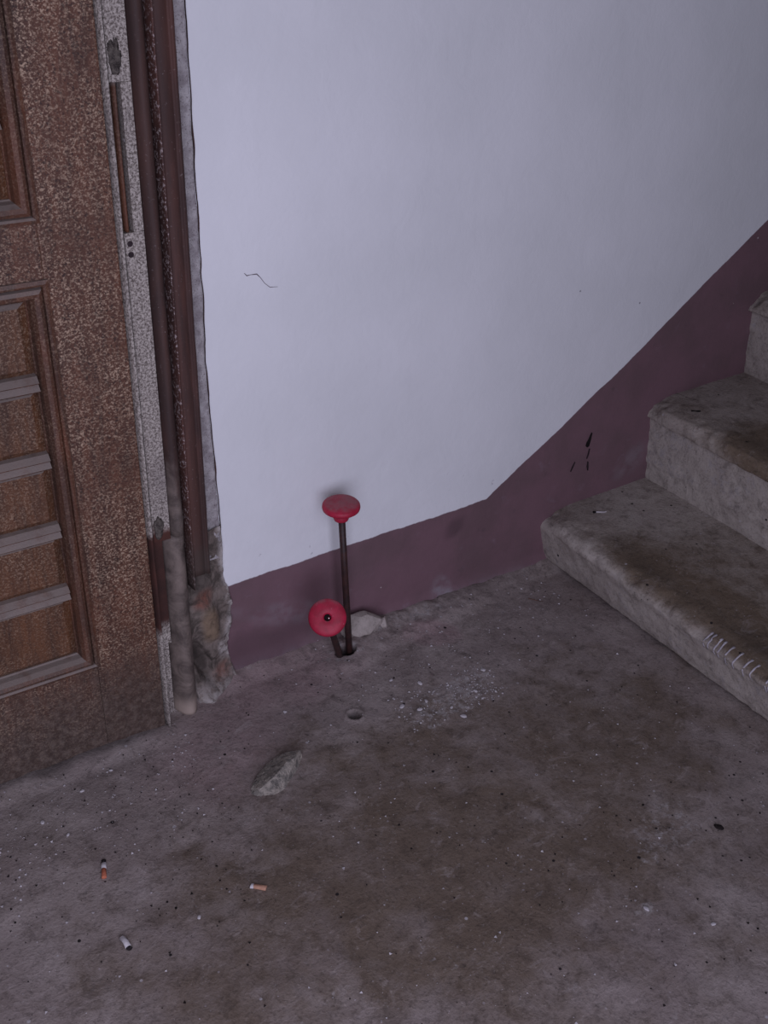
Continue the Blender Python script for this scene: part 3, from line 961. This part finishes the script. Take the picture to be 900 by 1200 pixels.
# ------------------------------------------------------------------ lumps and stones
def lump(name, mat, loc, size, rot, seed, cuts=(), sub=4, rough=0.25, parent=None, flatbase=None):
    bm = bmesh.new()
    bmesh.ops.create_icosphere(bm, subdivisions=sub, radius=1.0)
    rs = np.random.RandomState(seed)
    pl = [(Vector(c[:3]).normalized(), c[3]) for c in cuts]
    for v in bm.verts:
        p = v.co.copy()
        q = 1 + rough * (float(fbm(np.array(p.x * 1.6 + p.z * 1.1 + seed), np.array(p.y * 1.6 - p.z * 0.9), seed, 4)) - 0.5) * 2
        p *= q
        for nn, d in pl:
            e = p.dot(nn) - d
            if e > 0: p -= nn * e * 0.92
        v.co = Vector((p.x * size[0], p.y * size[1], p.z * size[2]))
    R = Matrix.Rotation(rot, 3, 'Z')
    for v in bm.verts: v.co = R @ v.co
    zmin = min(v.co.z for v in bm.verts)
    for v in bm.verts:
        v.co.z -= zmin
        if flatbase and v.co.z < flatbase: v.co.z = flatbase * (0.5 + 0.5 * v.co.z / flatbase)
    if flatbase:
        z2 = min(v.co.z for v in bm.verts)
        for v in bm.verts: v.co.z -= z2
    o = bm_obj(name, bm, mat, parent, True)
    o.location = loc
    return o


def fz(x, y):
    return float(floor_h(np.array([x]), np.array([y]))[0])


SX, SY = 0.588, -0.284
corner = [(0.5287, -0.2908, 0.0), (0.5356, -0.3015, 0.0), (0.5599, -0.3117, 0.0), (0.5849, -0.3091, 0.0), (0.6254, -0.2787, 0.0), (0.645, -0.2608, 0.0028), (0.5346, -0.2825, 0.007), (0.5466, -0.2712, 0.0084), (0.5768, -0.252, 0.0098), (0.6039, -0.2434, 0.0126), (0.6292, -0.2511, 0.0182), (0.6416, -0.2585, 0.0182), (0.5453, -0.3019, 0.0182), (0.5736, -0.2959, 0.0252), (0.6029, -0.2792, 0.0252), (0.6243, -0.2723, 0.0224), (0.5641, -0.3133, 0.0126), (0.6043, -0.291, 0.0112)]
bm = bmesh.new()
for c in corner:
    bm.verts.new((c[0] - SX, c[1] - SY, c[2]))
    bm.verts.new((c[0] - SX, c[1] - SY, 0.0))
bmesh.ops.convex_hull(bm, input=bm.verts)
bmesh.ops.delete(bm, geom=[v for v in bm.verts if not v.link_faces], context='VERTS')
bmesh.ops.triangulate(bm, faces=bm.faces)
for _ in range(4):
    bmesh.ops.subdivide_edges(bm, edges=[e for e in bm.edges if e.calc_length() > 0.0045], cuts=1, use_grid_fill=True)
    bmesh.ops.triangulate(bm, faces=bm.faces)
bmesh.ops.recalc_face_normals(bm, faces=bm.faces)
bm.normal_update()
for v in bm.verts:
    a_, b_ = v.co.x * 55 + v.co.z * 40, v.co.y * 55 - v.co.z * 30
    q = float(fbm(np.array(a_), np.array(b_), 77, 4)) - 0.5
    v.co += v.normal * (0.006 * q - 0.0008)
    v.co.z = max(v.co.z, -0.003)
st = bm_obj('stone', bm, M_STONE, None, False)
st.location = (SX, SY, fz(SX, SY) - 0.001)
tag(st, 'rough elongated grey stone lying on the floor in front of the knobs', 'stone')

ml = lump('mortar_lump', M_MORTAR, (0.905, -0.030, fz(0.905, -0.035) - 0.006), (0.044, 0.020, 0.028), -0.05, 23,
          [(0.2, -0.9, 0.5, 0.45), (-0.6, -0.3, 0.7, 0.6), (0.7, 0, 0.7, 0.62), (0, 0, 1, .66)], 5, 0.4, None, 0.006)
tag(ml, 'pale jagged lump of mortar stuck at the wall foot behind the rods', 'mortar')
ms = lump('mortar_lump', M_MORTAR, (0.953, -0.034, fz(0.953, -0.037) - 0.003), (0.012, 0.008, 0.013), 0.5, 29,
          [(0.5, -0.7, 0.5, 0.5), (-0.6, -0.3, 0.7, 0.6)], 4, 0.35, None, 0.003)
tag(ms, 'small mortar crumb just right of the pale mortar lump', 'mortar')


# ------------------------------------------------------------------ litter
def butt(name, px, py, ang, L, R, segs, label, z=None, cat='cigarette butt', group='litter on the floor'):
    z = fz(px, py) if z is None else z
    root = empty(name, (px, py, z))
    tag(root, label, cat, group)
    d = Vector((math.cos(ang), math.sin(ang), 0.0))
    t = -L / 2
    for nm, frac, mat, rr in segs:
        l2 = L * frac
        bm = bmesh.new()
        prof = [(R * rr * .75, 0.0), (R * rr, 0.0006), (R * rr * .97, l2 * .5), (R * rr, l2 - .0006), (R * rr * .8, l2)]
        Mx = axis_matrix(d * t + Vector((0, 0, R * 0.8)), d)
        lathe(bm, prof, Mx, 14)
        for v in bm.verts:            # trodden a little flat
            v.co.z = v.co.z * 0.8 + 0.0002
            v.co.x += 0.0006 * math.sin(v.co.y * 900)
        bm_obj(nm, bm, mat, root, True)
        t += l2 * 0.985
    return root


butt('cigarette_butt', 0.274, -0.3176, math.radians(-108), 0.034, 0.0040, [('ash_tip', .18, M_ASH, .9), ('paper', .32, M_PAPER, 1), ('filter', .5, M_FILTER, 1.0)], 'cigarette butt with orange filter, below the door')
butt('cigarette_butt', 0.4557, -0.4683, math.radians(-42), 0.024, 0.0040, [('paper', .2, M_PAPER, 1), ('filter', .8, M_TAN, 1.0)], 'tan filter cigarette stub, beside the dark dirt patch')
butt('cigarette_butt', 0.255, -0.4579, math.radians(-85), 0.025, 0.0042, [('paper', .82, M_PAPER, 1), ('ash_tip', .18, M_ASH, .9)], 'white cigarette stub, nearest the lower left edge')


def sliver(name, p, ang, L, w, h, mat, label, cat, tip=None):
    root = empty(name, p)
    tag(root, label, cat)
    d = Vector((math.cos(ang), math.sin(ang), 0)); nrm = Vector((-d.y, d.x, 0))

    def piece(nm, t0, t1, m, sc):
        bm = bmesh.new()
        rows = []
        for k in range(6):
            t = t0 + (t1 - t0) * k / 5
            bend = 0.03 * L * math.sin(7 * t)
            ww = w * sc * (0.8 + 0.3 * math.sin(9 * t + 1))
            c = d * (t - .5) * L + nrm * bend
            rows.append([bm.verts.new(c - nrm * ww + Vector((0, 0, 0.0002))), bm.verts.new(c - nrm * ww * .6 + Vector((0, 0, h))), bm.verts.new(c + nrm * ww * .6 + Vector((0, 0, h * .9))), bm.verts.new(c + nrm * ww + Vector((0, 0, 0.0002)))])
        for a, b in zip(rows[:-1], rows[1:]):
            for q in range(4): bm.faces.new((a[q], a[(q + 1) % 4], b[(q + 1) % 4], b[q]))
        bm.faces.new(rows[0]); bm.faces.new(rows[-1])
        bm_obj(nm, bm, m, root)
    if tip:
        piece('burnt_head', 0.0, 0.22, tip, 1.5)
        piece('stick', 0.22, 1.0, mat, 1.0)
    else:
        piece('splinter_body', 0.0, 1.0, mat, 1.0)
    return root


def step_z(k, x, y):
    m = steps[k].data
    tr_ = BVHTree.FromPolygons([v.co.copy() for v in m.vertices], [tuple(p.vertices) for p in m.polygons])
    h, _, _, _ = tr_.ray_cast(Vector((x, y, 1.5)), Vector((0, 0, -1)))
    return h.z if h else 0.13


sliver('burnt_match', (1.481, -0.060, step_z(0, 1.481, -0.060)), math.radians(-25), 0.030, 0.0020, 0.003, M_CHIP, 'pale burnt match with black head, on the lowest step', 'match', M_DARKCH)
sliver('twig', (1.2856, -0.1041, fz(1.2856, -0.1041)), math.radians(-50), 0.032, 0.0012, 0.0016, M_TWIG, 'thin reddish twig on the floor by the lowest step', 'twig')
sliver('wood_splinter', (1.697, -0.085, step_z(1, 1.697, -0.085)), math.radians(-35), 0.020, 0.0028, 0.002, M_DARKCH, 'dark splinter on the second step, near the wall', 'splinter')


def chip_obj(name, mat, x, y, s, seed, label, group, z=None, cat='plaster chip'):
    o = lump(name, mat, (x, y, (fz(x, y) if z is None else z) - 0.0006), (s, s * 0.62, s * 0.45), seed * 1.3, seed, [(0, 0, 1, .5), (.6, -.3, .6, .6)], 2, 0.4)
    return tag(o, label, cat, group)


CRUMB = 'small white plaster chip in the crumbly patch between the knobs and the steps'
DOORS = 'small white plaster chip on the floor just below the door'
pts = [(0.9408, -0.3186, .0065, CRUMB), (0.8590, -0.2420, .0065, CRUMB), (0.9240, -0.2050, .0060, CRUMB), (0.8830, -0.2650, .0060, CRUMB), (0.9050, -0.2530, .0050, CRUMB), (1.0480, -0.2350, .0055, CRUMB),
       (0.9350, -0.2900, .0045, CRUMB), (1.0000, -0.2750, .0045, CRUMB), (0.3000, -0.1450, .0042, DOORS), (0.2250, -0.1780, .0050, DOORS), (0.3560, -0.1250, .0038, DOORS), (0.2500, -0.2250, .0038, DOORS), (0.1500, -0.2050, .0042, DOORS),
       (0.8840, -0.1680, .0045, 'small white plaster chip lying just right of the round dent'), (0.9249, -0.7944, .0060, 'larger flat white chip at the lower right of the dirt patch'), (0.9900, -0.8650, .0045, 'small white chip nearest the lower right corner of the floor'),
       (0.3600, -0.4700, .0040, 'small white chip between the white and the tan cigarette stubs'), (0.6740, -0.1420, .0042, 'small upright white chip on the floor behind the grey stone')]
for k, (x, y, s, lab) in enumerate(pts):
    chip_obj('plaster_chip', M_CHIP, x, y, s, 50 + k, lab, 'plaster chips on the floor')
dk = chip_obj('dirt_crumb', M_DARKCH, 1.1372, -0.7406, .008, 91, 'dark crumb of dirt on the floor at the right, below the steps', None, None, 'crumb')


def grit(name, mat, n, seed, smin, smax, regions, label):
    """tiny crumbs: more than anybody could count"""
    rs = np.random.RandomState(seed)
    V, Fc = [], []
    tet = np.array([[1, 1, 1], [-1, -1, 1], [-1, 1, -1], [1, -1, -1]], float)
    xs, ys = [], []
    for (x0, x1, y0, y1, w) in regions:
        k = int(n * w)
        xs.append(rs.uniform(x0, x1, k)); ys.append(rs.uniform(y0, y1, k))
    xs, ys = np.concatenate(xs), np.concatenate(ys)
    keep = (rs.rand(len(xs)) < 0.25 + 1.1 * (fbm(xs * 7, ys * 7, seed) - 0.25)) & ((ys < -0.085) | (xs > 0.65)) & (np.hypot((xs - 0.588) / 0.09, (ys + 0.284) / 0.06) > 1)
    xs, ys = xs[keep], ys[keep]
    zs = floor_h(xs, ys)
    for x, y, z in zip(xs, ys, zs):
        s = smin + (smax - smin) * rs.rand() ** 3
        A = rs.uniform(-1, 1, (3, 3))
        q, _ = np.linalg.qr(A)
        p = (tet * rs.uniform(.6, 1.1, (4, 1))) @ q * s * 0.6
        p[:, 2] *= 0.6
        b = len(V)
        for r in p: V.append((x + r[0], y + r[1], z + max(r[2] + s * 0.25, -0.0005)))
        Fc += [(b, b + 1, b + 2), (b, b + 2, b + 3), (b, b + 3, b + 1), (b + 1, b + 3, b + 2)]
    o = link(name, pydata(name, V, Fc), mat)
    return tag(o, label, 'grit', None, 'stuff')


grit('pale_grit', M_CHIP, 3000, 5, 0.0008, 0.0036, [(0.0, 1.36, -1.0, -0.03, .45), (0.84, 1.06, -0.31, -0.21, .22), (0.05, 0.5, -0.32, -0.09, .25), (0.8, 1.36, -0.2, -0.02, .13)], 'fine white crumbs of plaster scattered over the floor')
grit('dark_grit', M_DARKCH, 1600, 6, 0.0009, 0.0034, [(0.0, 1.36, -1.0, -0.03, .7), (0.05, 0.5, -0.5, -0.09, .3)], 'fine dark crumbs of dirt scattered over the floor')
